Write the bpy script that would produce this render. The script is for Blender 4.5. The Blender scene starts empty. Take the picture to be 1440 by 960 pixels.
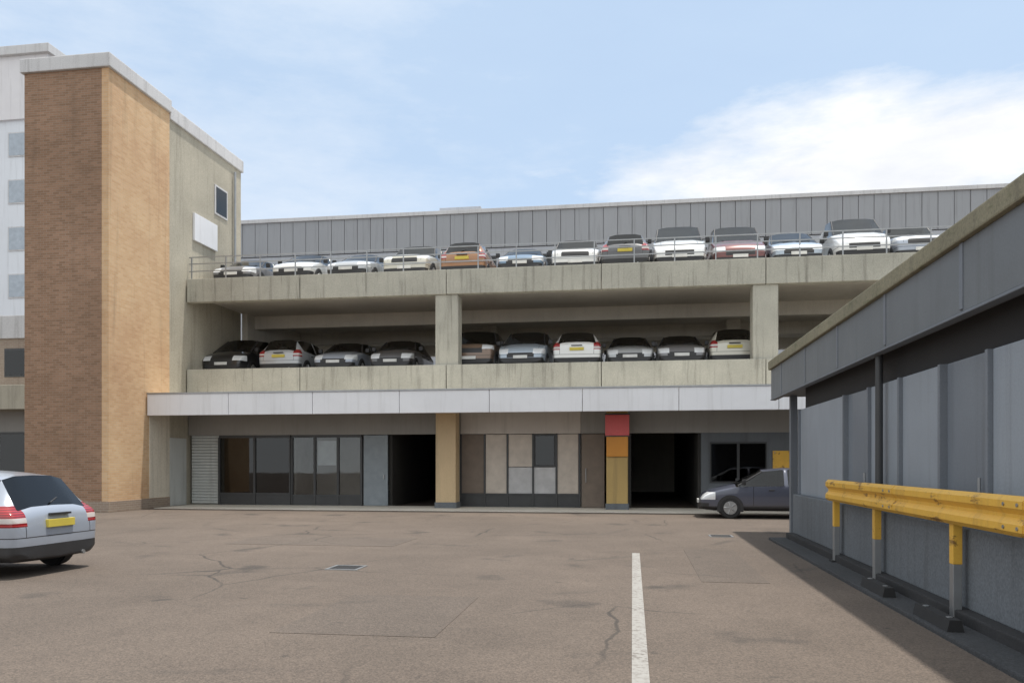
import bpy, bmesh, math, random
from mathutils import Vector, Matrix
random.seed(7)
SC=bpy.context.scene; COL=SC.collection
R=math.radians
TH=R(8.6); S_,C_=math.sin(TH),math.cos(TH); FP=1120.0; EYE=1.6
def ratio(px):
    t=(px-720)/FP; return (-S_+t*C_)/(C_+t*S_)
def WX(px,Y): return Y*ratio(px)                      # world x of photo column px on the plane y=Y
def WZ(px,py,Y):
    t=(px-720)/FP; return EYE+(650-py)/FP*Y/(C_+t*S_)

# ------------------------------------------------------------------ materials
def nodes(name):
    m=bpy.data.materials.new(name); m.use_nodes=True
    nt=m.node_tree; return m,nt,nt.nodes['Principled BSDF']
def N(nt,t,**k):
    n=nt.nodes.new(t)
    for a,v in k.items(): setattr(n,a,v)
    return n
def pos(nt,sc=(1,1,1)):
    g=N(nt,'ShaderNodeNewGeometry'); mp=N(nt,'ShaderNodeMapping'); mp.inputs['Scale'].default_value=sc
    nt.links.new(g.outputs['Position'],mp.inputs['Vector']); return mp.outputs[0]
def objc(nt,sc=(1,1,1)):
    g=N(nt,'ShaderNodeTexCoord'); mp=N(nt,'ShaderNodeMapping'); mp.inputs['Scale'].default_value=sc
    nt.links.new(g.outputs['Object'],mp.inputs['Vector']); return mp.outputs[0]
def noise(nt,v,scale,detail=6,rough=.6):
    n=N(nt,'ShaderNodeTexNoise'); n.inputs['Scale'].default_value=scale; n.inputs['Detail'].default_value=detail; n.inputs['Roughness'].default_value=rough
    nt.links.new(v,n.inputs['Vector']); return n.outputs['Fac']
def ramp(nt,f,a,b,ca=(0,0,0,1),cb=(1,1,1,1)):
    r=N(nt,'ShaderNodeValToRGB'); e=r.color_ramp.elements; e[0].position=a; e[1].position=b; e[0].color=ca; e[1].color=cb
    nt.links.new(f,r.inputs[0]); return r.outputs[0]
def mix(nt,fac,a,b,mode='MIX'):
    m=N(nt,'ShaderNodeMix',data_type='RGBA',blend_type=mode)
    for s,v in ((0,fac),(6,a),(7,b)):
        if isinstance(v,(int,float)): m.inputs[s].default_value=v
        elif isinstance(v,tuple): m.inputs[s].default_value=(*v[:3],1)
        else: nt.links.new(v,m.inputs[s])
    return m.outputs[2]
def bump(nt,b,h,st=.3,d=.01):
    n=N(nt,'ShaderNodeBump'); n.inputs['Strength'].default_value=st; n.inputs['Distance'].default_value=d
    nt.links.new(h,n.inputs['Height']); nt.links.new(n.outputs[0],b.inputs['Normal'])
def weathered(name,c,rough=.85,var=.25,streak=.35,fine=40,bs=.25,scale=.5,dirt=(.07,.062,.05),grain=None):
    grain=(.22 if bs>.1 else .07) if grain is None else grain
    """painted / cast surface: broad blotches, vertical run-off stains, fine grain"""
    m,nt,b=nodes(name); p=pos(nt)
    f=noise(nt,p,scale,8,.65); dk=tuple(x*(1-var) for x in c); lt=tuple(min(1,x*(1+var)) for x in c)
    col=mix(nt,ramp(nt,f,.3,.7),dk,lt)
    if streak:
        s=noise(nt,pos(nt,(2.6,2.6,.14)),1.7,7,.68); col=mix(nt,ramp(nt,s,.52,.72,(0,0,0,1),(streak,)*3+(1,)),col,dirt)
    g=noise(nt,p,fine,4,.6); col=mix(nt,grain,col,ramp(nt,g,.3,.7),'OVERLAY')
    nt.links.new(col,b.inputs['Base Color']); b.inputs['Roughness'].default_value=rough
    bump(nt,b,g,bs if bs>.1 else bs*.3,.006); return m
def dented(m,d=.03,sc=1.6):
    nt=m.node_tree; b=nt.nodes['Principled BSDF']; n0=b.inputs['Normal'].links[0].from_node
    n=N(nt,'ShaderNodeBump'); n.inputs['Strength'].default_value=.5; n.inputs['Distance'].default_value=d
    nt.links.new(noise(nt,pos(nt),sc,2,.5),n.inputs['Height']); nt.links.new(n.outputs[0],n0.inputs['Normal'])
def brick(name,c1,c2,mort):
    m,nt,b=nodes(name); g=N(nt,'ShaderNodeNewGeometry'); sx=N(nt,'ShaderNodeSeparateXYZ'); nt.links.new(g.outputs['Position'],sx.inputs[0])
    ad=N(nt,'ShaderNodeMath',operation='ADD'); nt.links.new(sx.outputs[0],ad.inputs[0]); nt.links.new(sx.outputs[1],ad.inputs[1])
    cb=N(nt,'ShaderNodeCombineXYZ'); nt.links.new(ad.outputs[0],cb.inputs[0]); nt.links.new(sx.outputs[2],cb.inputs[1])
    t=N(nt,'ShaderNodeTexBrick'); nt.links.new(cb.outputs[0],t.inputs['Vector'])
    t.inputs['Color1'].default_value=(*c1,1); t.inputs['Color2'].default_value=(*c2,1); t.inputs['Mortar'].default_value=(*mort,1)
    t.inputs['Scale'].default_value=1; t.inputs['Brick Width'].default_value=.225; t.inputs['Row Height'].default_value=.075; t.inputs['Mortar Size'].default_value=.006; t.inputs['Mortar Smooth'].default_value=.2
    f=noise(nt,pos(nt),.45,7,.6); col=mix(nt,.45,t.outputs['Color'],ramp(nt,f,.25,.75,(.3,.28,.25,1),(.72,.72,.72,1)),'OVERLAY')
    s=noise(nt,pos(nt,(2.,2.,.14)),1.5,5,.6); col=mix(nt,ramp(nt,s,.55,.8,(0,0,0,1),(.35,.35,.35,1)),col,(.09,.065,.045))
    nt.links.new(col,b.inputs['Base Color']); b.inputs['Roughness'].default_value=.9
    inv=N(nt,'ShaderNodeMath',operation='SUBTRACT'); inv.inputs[0].default_value=1; nt.links.new(t.outputs['Fac'],inv.inputs[1]); bump(nt,b,inv.outputs[0],.5,.008); return m
def plain(name,c,r=.5,metal=0,spec=.5,coat=0,var=.12):
    m,nt,b=nodes(name); f=noise(nt,objc(nt),3,6,.6)
    nt.links.new(mix(nt,ramp(nt,f,.3,.7),tuple(x*(1-var) for x in c),tuple(min(1,x*(1+var)) for x in c)),b.inputs['Base Color'])
    b.inputs['Roughness'].default_value=r; b.inputs['Metallic'].default_value=metal; b.inputs['Specular IOR Level'].default_value=spec; b.inputs['Coat Weight'].default_value=coat; b.inputs['Coat Roughness'].default_value=.05
    return m
def glass(name,tint,refl=.9,rough=.02):
    m,nt,b=nodes(name); nt.nodes.remove(b); out=nt.nodes['Material Output']
    tr=N(nt,'ShaderNodeBsdfTransparent'); tr.inputs[0].default_value=(*tint,1)
    gl=N(nt,'ShaderNodeBsdfGlossy'); gl.inputs['Roughness'].default_value=rough; gl.inputs[0].default_value=(refl,refl,refl,1)
    fr=N(nt,'ShaderNodeFresnel'); fr.inputs[0].default_value=1.6
    w=noise(nt,objc(nt),1.3,2,.5); bp=N(nt,'ShaderNodeBump'); bp.inputs['Strength'].default_value=.04; bp.inputs['Distance'].default_value=.02; nt.links.new(w,bp.inputs['Height']); nt.links.new(bp.outputs[0],gl.inputs['Normal'])
    mx=N(nt,'ShaderNodeMixShader'); nt.links.new(fr.outputs[0],mx.inputs[0]); nt.links.new(tr.outputs[0],mx.inputs[1]); nt.links.new(gl.outputs[0],mx.inputs[2]); nt.links.new(mx.outputs[0],out.inputs[0]); return m

def asphalt(name,c,patch=False):
    m,nt,b=nodes(name); p=pos(nt)
    big=noise(nt,p,.16,8,.62); mid=noise(nt,p,1.1,8,.7); st=noise(nt,pos(nt,(.9,.12,1)),.8,5,.6); fine=noise(nt,p,70,3,.7)
    col=mix(nt,ramp(nt,big,.3,.7),tuple(x*.74 for x in c),tuple(x*1.22 for x in c))
    col=mix(nt,ramp(nt,mid,.35,.75,(0,0,0,1),(.5,.5,.5,1)),col,tuple(x*.68 for x in c))
    col=mix(nt,ramp(nt,st,.55,.75,(0,0,0,1),(.45,.45,.45,1)),col,tuple(x*.6 for x in c))      # tyre-polished lanes
    oil=noise(nt,p,.75,3,.5); dust=noise(nt,pos(nt,(.5,1,1)),.28,6,.6); col=mix(nt,ramp(nt,dust,.52,.75,(0,0,0,1),(.5,.5,.5,1)),col,tuple(min(1,x*1.45) for x in c))
    col=mix(nt,ramp(nt,oil,.62,.72,(0,0,0,1),(.65,.65,.65,1)),col,(.035,.032,.03))
    # aggregate
    v=N(nt,'ShaderNodeTexVoronoi'); v.inputs['Scale'].default_value=78; nt.links.new(p,v.inputs['Vector'])
    sp=N(nt,'ShaderNodeSeparateColor'); nt.links.new(v.outputs['Color'],sp.inputs[0])
    col=mix(nt,.5,col,ramp(nt,sp.outputs[0],.05,.95,(.22,.22,.22,1),(.8,.78,.76,1)),'OVERLAY'); spot=noise(nt,p,2.3,4,.5); col=mix(nt,ramp(nt,spot,.69,.74,(0,0,0,1),(.6,.6,.6,1)),col,(.03,.028,.026))
    rg=N(nt,'ShaderNodeTexWave',wave_type='RINGS',rings_direction='Z'); rg.inputs['Scale'].default_value=.11; rg.inputs['Distortion'].default_value=1.2; rg.inputs['Detail'].default_value=2; mpp=N(nt,'ShaderNodeMapping'); mpp.inputs['Location'].default_value=(7,-21,0); nt.links.new(p,mpp.inputs['Vector']); nt.links.new(mpp.outputs[0],rg.inputs['Vector'])
    tm=mix(nt,1.0,ramp(nt,rg.outputs['Fac'],.985,.998),ramp(nt,noise(nt,p,.35,5,.7),.5,.62,(0,0,0,1),(.5,.5,.5,1)),'MULTIPLY'); col=mix(nt,tm,col,(.05,.045,.04))
    # cracks
    nz=N(nt,'ShaderNodeTexNoise'); nz.inputs['Scale'].default_value=1.1; nz.inputs['Detail'].default_value=6; nt.links.new(p,nz.inputs['Vector'])
    wv=mix(nt,.35,p,nz.outputs['Color'],'ADD'); cr=N(nt,'ShaderNodeTexVoronoi',feature='DISTANCE_TO_EDGE'); cr.inputs['Scale'].default_value=.33; nt.links.new(wv,cr.inputs['Vector'])
    msk=mix(nt,1.0,ramp(nt,cr.outputs['Distance'],.003,.008,(.75,.75,.75,1),(0,0,0,1)),ramp(nt,noise(nt,p,.22,2,.5),.48,.58),'MULTIPLY')
    col=mix(nt,msk,col,(.03,.028,.026))
    nt.links.new(col,b.inputs['Base Color']); b.inputs['Roughness'].default_value=.88
    bump(nt,b,mix(nt,.5,fine,v.outputs['Distance']),.45,.006); return m
def road_paint(name):
    m,nt,b=nodes(name); p=pos(nt); w=noise(nt,p,16,8,.75); w2=noise(nt,p,1.4,3,.5)
    col=mix(nt,ramp(nt,w,.3,.7),(.3,.29,.27),(.42,.41,.39))
    wear=mix(nt,1.0,ramp(nt,w,.46,.6),ramp(nt,w2,.3,.75,(.35,.35,.35,1),(1,1,1,1)),'MULTIPLY')
    col=mix(nt,wear,col,(.12,.1,.085)); nt.links.new(col,b.inputs['Base Color']); b.inputs['Roughness'].default_value=.8; bump(nt,b,w,.4,.004); return m

M={}
M['asphalt']=asphalt('asphalt',(.13,.104,.085)); M['patch']=asphalt('asphalt_patch',(.118,.096,.08))
YE_=17.2; M['shade_dark_tarmac']=asphalt('shade_dark_tarmac',(.05,.053,.058)); M['paint_line']=road_paint('road_paint')  # grey tarmac darkened: shadow along the wing foot put into its colour
M['concrete']=weathered('concrete',(.41,.4,.345),var=.18,streak=.7)
M['concrete_dark']=weathered('concrete_inside',(.66,.62,.55),var=.12,streak=.12)
M['bay_shade']=weathered('shade_dark_bay_wall',(.06,.058,.055),var=.2,streak=.2)  # dark colour stands in for the gloom inside the drive-in bays
M['render_beige']=weathered('beige_render',(.6,.55,.46),var=.1,streak=.3)
M['concrete_pale']=weathered('concrete_pale',(.4,.37,.3),var=.14,streak=.35)
M['coping']=weathered('coping',(.56,.56,.57),var=.1,streak=.3)
M['brick_brown']=brick('brick_brown',(.225,.135,.085),(.31,.19,.125),(.29,.235,.185))
M['brick_tan']=brick('brick_tan',(.55,.35,.195),(.62,.425,.255),(.54,.43,.31))
M['brick_dull']=brick('brick_dull',(.26,.2,.16),(.3,.24,.19),(.35,.32,.28))
M['white_metal']=weathered('white_fascia',(.74,.75,.78),rough=.5,var=.05,streak=.22,bs=.05,dirt=(.3,.29,.27))
M['tan_paint']=weathered('tan_column',(.56,.42,.25),var=.1,streak=.2,rough=.6)
M['tan_paint_shaded']=weathered('tan_column_shaded',(.46,.32,.12),var=.1,streak=.3,rough=.6)  # darker copy of the tan paint, the right column's shade put into colour
M['tan_paint'].name='tan_column'
M['shop_board']=weathered('shop_board',(.27,.26,.245),var=.1,streak=.15,rough=.6,bs=.05)
M['beige_board']=weathered('beige_board',(.5,.46,.42),var=.08,streak=.2,rough=.6,bs=.05)
M['panel_dark']=weathered('dark_panel',(.185,.21,.245),rough=.4,var=.08,streak=.25,bs=.05)
M['dark_frame']=plain('dark_frame',(.045,.047,.05),.45)
M['blue_door']=plain('blue_door',(.23,.265,.295),.5)
M['shutter']=weathered('roller_shutter',(.52,.54,.53),rough=.5,var=.1,streak=.3,bs=.05)
M['interior']=weathered('shop_interior',(.36,.33,.3),var=.2,streak=0)
M['floor_in']=weathered('shop_floor',(.1,.095,.09),var=.2,streak=0)
M['beige']=plain('display_beige',(.55,.49,.43),.7); M['display_grey']=plain('display_grey',(.5,.5,.51),.7); M['display_brown']=plain('display_brown',(.2,.16,.13),.7)
M['red_sign']=weathered('red_sign',(.62,.1,.1),rough=.45,var=.1,streak=.1,bs=.03)
M['orange_sign']=weathered('orange_panel',(.6,.25,.03),rough=.5,var=.1,streak=.1,bs=.03)
M['steel']=plain('galvanised_steel',(.35,.36,.37),.45,.7)
M['cladding']=weathered('slate_cladding',(.165,.18,.195),rough=.55,var=.12,streak=.3,bs=.08,dirt=(.08,.08,.08))
M['panel']=weathered('blue_grey_panel',(.29,.325,.37),rough=.45,var=.08,streak=.3,bs=.06,dirt=(.12,.125,.13))
M['mullion']=weathered('mullion_paint',(.18,.2,.23),rough=.5,var=.08,streak=.2,bs=.05)
for k_ in ('cladding','panel','mullion','white_metal'): dented(M[k_])
M['olive']=weathered('mossy_coping',(.24,.22,.15),var=.22,streak=.4)
M['black']=plain('recess_shade',(.018,.018,.02),.7)
M['plinth']=weathered('render_plinth',(.135,.15,.167),var=.15,streak=.45,dirt=(.07,.07,.07))
M['kerb_shade']=weathered('shade_dark_kerb',(.03,.03,.032),var=.3,streak=.2)  # near-black kerb, with the shadow at the wall foot in its colour
M['yellow']=weathered('safety_yellow',(.72,.42,.06),rough=.5,var=.12,streak=.35,bs=.08,dirt=(.26,.15,.06))
M['grey_clad']=weathered('metal_cladding',(.29,.3,.32),rough=.5,var=.06,streak=.25,bs=.03,scale=.12)
M['grey_clad_pale']=weathered('pale_cladding',(.4,.42,.46),rough=.5,var=.06,streak=.2,bs=.03,scale=.12)
M['office']=weathered('office_panel',(.66,.69,.74),rough=.6,var=.05,streak=.2,bs=.03,scale=.12)
M['office_top']=weathered('office_top',(.66,.65,.67),rough=.6,var=.05,streak=.2,bs=.03)
M['glass']=glass('window_glass',(.86,.88,.88)); M['dark_glass']=glass('dark_glass',(.16,.18,.19)); M['car_glass']=glass('car_glass',(.2,.22,.23))
M['glass_far']=plain('office_glass',(.33,.38,.44),.08,0,.8)
M['tyre']=plain('tyre',(.025,.025,.026),.85); M['rim']=plain('alloy_rim',(.45,.46,.47),.3,.9); M['trim']=plain('black_trim',(.03,.03,.032),.5)
M['tail']=plain('red_lamp',(.55,.02,.025),.15,0,.6,.6); nt_=M['tail'].node_tree; b_=nt_.nodes['Principled BSDF']; sx_=N(nt_,'ShaderNodeSeparateXYZ'); nt_.links.new(objc(nt_),sx_.inputs[0])
wv_=N(nt_,'ShaderNodeMath',operation='SINE'); ml_=N(nt_,'ShaderNodeMath',operation='MULTIPLY'); ml_.inputs[1].default_value=190; nt_.links.new(sx_.outputs[2],ml_.inputs[0]); nt_.links.new(ml_.outputs[0],wv_.inputs[0])
bd_=N(nt_,'ShaderNodeMath',operation='COMPARE'); bd_.inputs[1].default_value=.8; bd_.inputs[2].default_value=.035; nt_.links.new(sx_.outputs[2],bd_.inputs[0])
nt_.links.new(mix(nt_,bd_.outputs[0],mix(nt_,ramp(nt_,wv_.outputs[0],.2,.8),(.2,.012,.015),(.5,.03,.035)),(.55,.5,.48)),b_.inputs['Base Color'])
M['head']=plain('headlamp_glass',(.72,.74,.76),.1,0,.7,.5); M['plate']=plain('number_plate',(.62,.5,.08),.5)
M['plate_white']=plain('white_plate',(.7,.7,.68),.5); M['seat']=plain('dark_cabin',(.03,.03,.033),.8)
def chip(m,rust=(.16,.075,.03),lo=.57,hi=.63,sc=5):
    nt=m.node_tree; b=nt.nodes['Principled BSDF']; src=b.inputs['Base Color'].links[0].from_socket
    f=noise(nt,pos(nt,(1,.45,1.3)),sc,9,.72); nt.links.new(mix(nt,ramp(nt,f,lo,hi,(0,0,0,1),(.85,.85,.85,1)),src,rust),b.inputs['Base Color'])
chip(M['yellow']); chip(M['tan_paint'],(.3,.27,.22),.64,.7,3); chip(M['olive'],(.1,.11,.05),.55,.7,6)
def carpaint(name,c):
    m,nt,b=nodes(name); f=noise(nt,objc(nt),2.2,6,.6); g=noise(nt,objc(nt),30,4,.6)
    col=mix(nt,ramp(nt,f,.45,.8,(0,0,0,1),(.16,.16,.16,1)),c,tuple(x*.6+.08 for x in c))
    sx=N(nt,'ShaderNodeSeparateXYZ'); nt.links.new(objc(nt),sx.inputs[0])
    def mt(op,a,b_):
        n=N(nt,'ShaderNodeMath',operation=op)
        for k,v in enumerate((a,b_)):
            if isinstance(v,(int,float)): n.inputs[k].default_value=v
            else: nt.links.new(v,n.inputs[k])
        return n.outputs[0]
    ay=mt('ABSOLUTE',sx.outputs[1],0); ax=mt('ABSOLUTE',sx.outputs[0],0); z=sx.outputs[2]
    near=lambda v,c_,w: mt('LESS_THAN',mt('ABSOLUTE',mt('SUBTRACT',v,c_),0),w)
    doors=mt('ADD',mt('ADD',near(sx.outputs[0],-.27,.007),near(sx.outputs[0],.74,.007)),near(sx.outputs[0],-1.04,.007))
    side=mt('MULTIPLY',doors,mt('MULTIPLY',mt('GREATER_THAN',ay,.68),mt('MULTIPLY',mt('GREATER_THAN',z,.36),mt('LESS_THAN',z,1.02))))
    sill=mt('MULTIPLY',near(z,.37,.006),mt('MULTIPLY',mt('GREATER_THAN',ay,.68),mt('LESS_THAN',ax,1.04)))
    gate=mt('MULTIPLY',mt('MULTIPLY',near(ay,.62,.006),mt('LESS_THAN',sx.outputs[0],-1.7)),mt('MULTIPLY',mt('GREATER_THAN',z,.56),mt('LESS_THAN',z,1.1)))
    bump_=mt('MULTIPLY',near(z,.56,.007),mt('GREATER_THAN',ax,1.72))
    bonnet=mt('MULTIPLY',near(ay,.64,.006),mt('MULTIPLY',mt('GREATER_THAN',sx.outputs[0],1.1),mt('GREATER_THAN',z,.72)))
    ln=mt('MINIMUM',mt('ADD',mt('ADD',side,sill),mt('ADD',gate,mt('ADD',bump_,bonnet))),.92)
    col=mix(nt,ln,col,(.012,.012,.012))
    low=ramp(nt,mt('ADD',z,mt('MULTIPLY',f,.25)),.42,.62,(.4,.4,.4,1),(0,0,0,1)); col=mix(nt,low,col,(.12,.105,.09))      # road dirt along the sills
    nt.links.new(col,b.inputs['Base Color'])
    nt.links.new(ramp(nt,g,.3,.8,(.28,.28,.28,1),(.33,.33,.33,1)),b.inputs['Roughness']); b.inputs['Metallic'].default_value=.2; b.inputs['Coat Weight'].default_value=.8; b.inputs['Coat Roughness'].default_value=.04; return m
PAINT={k:carpaint('paint_'+k,c) for k,c in dict(white=(.75,.75,.73),silver=(.46,.48,.5),blue_silver=(.36,.4,.47),grey=(.2,.2,.21),black=(.02,.02,.022),red=(.42,.06,.05),maroon=(.16,.05,.045),blue=(.16,.24,.34),slate=(.09,.1,.14),copper=(.34,.17,.08),gunmetal=(.11,.11,.115),cream=(.6,.58,.5),sky=(.4,.47,.55),brown=(.2,.13,.09)).items()}

# ------------------------------------------------------------------ mesh helpers
class MB:
    def __init__(s): s.bm=bmesh.new()
    def box(s,x0,x1,y0,y1,z0,z1,bev=0):
        r=bmesh.ops.create_cube(s.bm,size=1); vs=r['verts']
        for v in vs: v.co=Vector(((x0+x1)/2+v.co.x*(x1-x0),(y0+y1)/2+v.co.y*(y1-y0),(z0+z1)/2+v.co.z*(z1-z0)))
        if bev:
            es=list({e for v in vs for e in v.link_edges}); bmesh.ops.bevel(s.bm,geom=es,offset=bev,segments=2,affect='EDGES',profile=.6)
        return s
    def prism(s,pts,axis,a,b):
        """closed outline (u,v) extruded along axis from a to b"""
        def mk(u,v,w): return {'x':(w,u,v),'y':(u,w,v),'z':(u,v,w)}[axis]
        A=[s.bm.verts.new(mk(u,v,a)) for u,v in pts]; B=[s.bm.verts.new(mk(u,v,b)) for u,v in pts]
        s.bm.faces.new(A); s.bm.faces.new(B[::-1]); n=len(pts)
        for i in range(n): s.bm.faces.new((A[i],B[i],B[(i+1)%n],A[(i+1)%n]))
        return s
    def cyl(s,p,q,r,n=16,r2=None):
        p,q=Vector(p),Vector(q); d=q-p; rr=bmesh.ops.create_cone(s.bm,cap_ends=True,segments=n,radius1=r,radius2=r if r2 is None else r2,depth=d.length)
        mt=Matrix.Translation((p+q)/2)@d.to_track_quat('Z','Y').to_matrix().to_4x4()
        bmesh.ops.transform(s.bm,matrix=mt,verts=rr['verts']); return s
    def build(s,name,m,parent=None,smooth=False):
        bmesh.ops.recalc_face_normals(s.bm,faces=s.bm.faces); me=bpy.data.meshes.new(name); s.bm.to_mesh(me); s.bm.free()
        if smooth:
            for p in me.polygons: p.use_smooth=True
            me.set_sharp_from_angle(angle=R(35))
        return link(name,me,m,parent)
def link(name,me,m,parent=None):
    o=bpy.data.objects.new(name,me)
    if m and not me.materials: me.materials.append(m)
    COL.objects.link(o)
    if parent: o.parent=parent; o.matrix_parent_inverse=Matrix.Translation(-Vector(parent.location)) if parent.get('_w') else Matrix.Identity(4)
    return o
def tag(o,label=None,cat=None,group=None,kind=None):
    if label:o['label']=label
    if cat:o['category']=cat
    if group:o['group']=group
    if kind:o['kind']=kind
    return o
def thing(name,label,cat,loc=(0,0,0),rz=0,group=None):
    o=bpy.data.objects.new(name,None); COL.objects.link(o); o.location=loc; o.rotation_euler=(0,0,rz); o.empty_display_size=.3
    return tag(o,label,cat,group)
def wthing(name,label,cat,loc,group=None):
    """thing whose parts are drawn in world coordinates"""
    o=thing(name,label,cat,loc,0,group); o['_w']=1; return o

# ------------------------------------------------------------------ ground
g=MB(); g.box(-400,400,-60,500,-.3,0); tag(g.build('ground',M['asphalt']),kind='structure')
p=MB(); rng=random.Random(3)
def sheet(mb,pts,z0,z1): mb.prism(pts,'z',z0,z1)
for cx,cy,w,h in ((-6.2,15.5,3.4,1.7),(-2.6,8.2,1.5,2.2),(1.35,13,.9,4.2)):
    n=[]
    for (sx,sy) in ((-1,-1),(1,-1),(1,1),(-1,1)): n.append((cx+sx*w/2+rng.uniform(-.06,.06),cy+sy*h/2+rng.uniform(-.06,.06)))
    sheet(p,n,-.02,.004)
tag(p.build('asphalt_repair',M['patch']),kind='structure')
l=MB(); sheet(l,[(-.005,-3),(.125,-3),(.125,14.2),(-.005,14.2)],-.02,.008); tag(l.build('painted_bay_line',M['paint_line']),kind='structure')
pv=MB(); pv.box(-16.5,40,25.6,28.2,-.2,.02,0); tag(pv.build('pavement',M['concrete_dark']),kind='structure')

q=MB(); q.box(2.8,6,-6,YE_,-.2,.05,.02); tag(q.build('shade_painted_pavement',M['shade_dark_tarmac']),kind='structure')
# ------------------------------------------------------------------ car park
Y2_=32.12; F=28.0; XL,XR=-16.6,26.0; DEEP=16
cp=wthing('car_park','long weathered concrete car park with open decks above shuttered and dark ground floor bays','car park',(4,F,0))
def panelled(z0,z1,name):
    q=MB(); x=XL; w=5.55-.0
    xs=[XL]; c=WX(629,F); xs=sorted({XL,*[c+i*5.52 for i in range(-2,7)],XR}); xs=[a for a in xs if XL<=a<=XR]
    for a,b in zip(xs,xs[1:]): q.box(a+.012,b-.012,F-.18,F+.12,z0,z1,.02)
    return q.build(name,M['concrete'],cp)
panelled(4.12,5.1,'lower_parapet'); panelled(7.62,8.5,'upper_parapet')
for z,n in ((4.55,'lower_deck'),(7.98,'roof_deck')):
    q=MB(); q.box(XL,XR,F+.12,F+DEEP,z,z+.42)
    k=F+4
    q.build(n,M['concrete_dark'],cp)
for z in (4.55,7.98):                                               # downstand beams under each deck
    for i in range(1,4): MB().box(XL,XR,F+i*4.8,F+i*4.8+.45,z-.55,z-.002).build('deck_beam',M['concrete_dark'],cp)
colx=[WX(629,F)+i*11.04 for i in range(-1,4)]
for cx in colx:
    if XL<cx<XR:
        MB().box(cx-.42,cx+.42,F-.1,F+.55,5.1-.4,7.62,.03).build('column',M['concrete'],cp)
        for yy in (F+8.5,): MB().box(cx-.3,cx+.3,yy,yy+.6,4.98,7.97,.02).build('inner_column',M['concrete_dark'],cp)
for z0,z1 in ((0,4.54),(4.98,5.85),(8.41,9.2)): MB().box(XL,XR,F+DEEP,F+DEEP+.3,z0,z1).build('rear_wall',M['concrete_dark'],cp)
MB().box(XR,XR+.3,F-.1,F+DEEP+.3,0,8.5).build('end_wall',M['concrete'],cp)
# railing on the roof deck
q=MB(); x=XL+.1
while x<XR: q.box(x-.02,x+.02,F-.02,F+.02,8.5,9.35); x+=1.38
for z in (8.8,9.08,9.33): q.box(XL,XR,F-.015,F+.015,z,z+.035)
q.build('railing',M['steel'],cp)
# white canopy over the pavement
CY=25.3
q=MB(); x=-16.57
while x<12.5:
    q.box(x+.008,min(x+3.0,12.5)-.008,CY,CY+.16,3.22,3.95,.012); x+=3.0
cf=q.build('canopy_fascia',M['white_metal'],cp)
MB().box(-16.59,12.5,CY+.16,F-.18,3.4,3.72).build('canopy_slab',M['concrete_dark'],cp)
MB().box(-16.57,12.5,CY-.03,CY+.2,3.95,4.0).build('canopy_flashing',M['steel'],cp)
# ground floor front, bay by bay (photo columns give the widths)
def bay(a,b): return WX(a,F),WX(b,F)
xa,xb=bay(648,817)
for a_,b_,m_ in ((XL,xa,'shop_board'),(xa+.01,xb-.01,'beige_board'),(xb,XR,'shop_board')): MB().box(a_,b_,F-.05,F+.25,2.62,4.1).build('shop_fascia',M[m_],cp)
MB().box(XL,XL+.25,Y2_,F+DEEP,0,8.6).build('side_wall',M['concrete_dark'],cp)
# roller shutter beside the tower
a,b=bay(268,306); q=MB(); z=.05
while z<2.6: q.prism([(F+.12,z),(F+.08,z+.02),(F+.08,z+.09),(F+.12,z+.11)],'x',a,b); z+=.112
q.build('roller_shutter',M['shutter'],cp)
def shopfront(a,b,n,gm,back,depth,frame=M['dark_frame'],stall=.45,stallm=None):
    x0,x1=bay(a,b); w=(x1-x0)/n
    f=MB(); f.box(x0,x1,F,F+.1,2.52,2.62); f.box(x0,x1,F,F+.1,stall,stall+.07)
    for i in range(n+1): f.box(x0+i*w-.04,x0+i*w+.04,F-.01,F+.11,0.02,2.53)
    win=f.build('shop_window',frame,cp)
    g_=MB(); g_.box(x0+.02,x1-.02,F+.04,F+.052,stall+.05,2.55); pane=g_.build('glass_pane',gm,win); pane.matrix_parent_inverse=Matrix.Identity(4); 
    MB().box(x0+.03,x1-.03,F+.02,F+.09,.02,stall).build('stall_riser',stallm or M['dark_frame'],cp)
    r=MB(); r.box(x0-.1,x1+.1,F+depth,F+depth+.1,0,3.4); r.box(x0-.1,x0,F+.3,F+depth,0,3.4); r.box(x1,x1+.1,F+.3,F+depth,0,3.4); r.build('shop_interior',back,cp)
    return x0,x1
shopfront(308,408,2,M['dark_glass'],M['interior'],3,stall=.4)
shopfront(410,508,3,M['glass'],M['interior'],2.2,stall=.35)
xa,xb=bay(444,474); MB().box(xa+.06,xb-.06,F+.06,F+.07,1.5,2.4).build('poster',M['display_grey'],cp)
a,b=bay(511,545); d=MB(); d.box(a,b,F+.02,F+.1,.03,2.6,.01); door=d.build('service_door',M['blue_door'],cp)
MB().box(b-.16,b-.12,F-.03,F+.02,1.0,1.16,.008).build('handle',M['steel'],door)
for a_,b_,z0,z1,mm,nm in ((648,681,.5,2.6,'display_brown','infill_panel'),(682,713,.5,2.6,'beige','infill_panel'),(714,749,1.45,2.6,'beige','infill_panel'),(714,749,.5,1.43,'display_grey','infill_panel'),(750,782,.5,1.43,'display_grey','infill_panel'),(783,814,.5,2.6,'beige','infill_panel')):
    xa,xb=bay(a_,b_); MB().box(xa+.02,xb-.02,F+.03,F+.12,z0,z1,.012).build(nm,M[mm],cp)
xa,xb=bay(648,815); q=MB()
for px in (648,681.5,713.5,749.5,782.5,815): x=WX(px,F); q.box(x-.03,x+.03,F-.01,F+.14,.02,2.618)
q.box(xa,xb,F-.012,F+.1,.44,.5); q.build('panel_frame',M['dark_frame'],cp)
MB().box(xa,xb,F+.02,F+.12,.02,.44).build('stall_riser',M['dark_frame'],cp)
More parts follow.
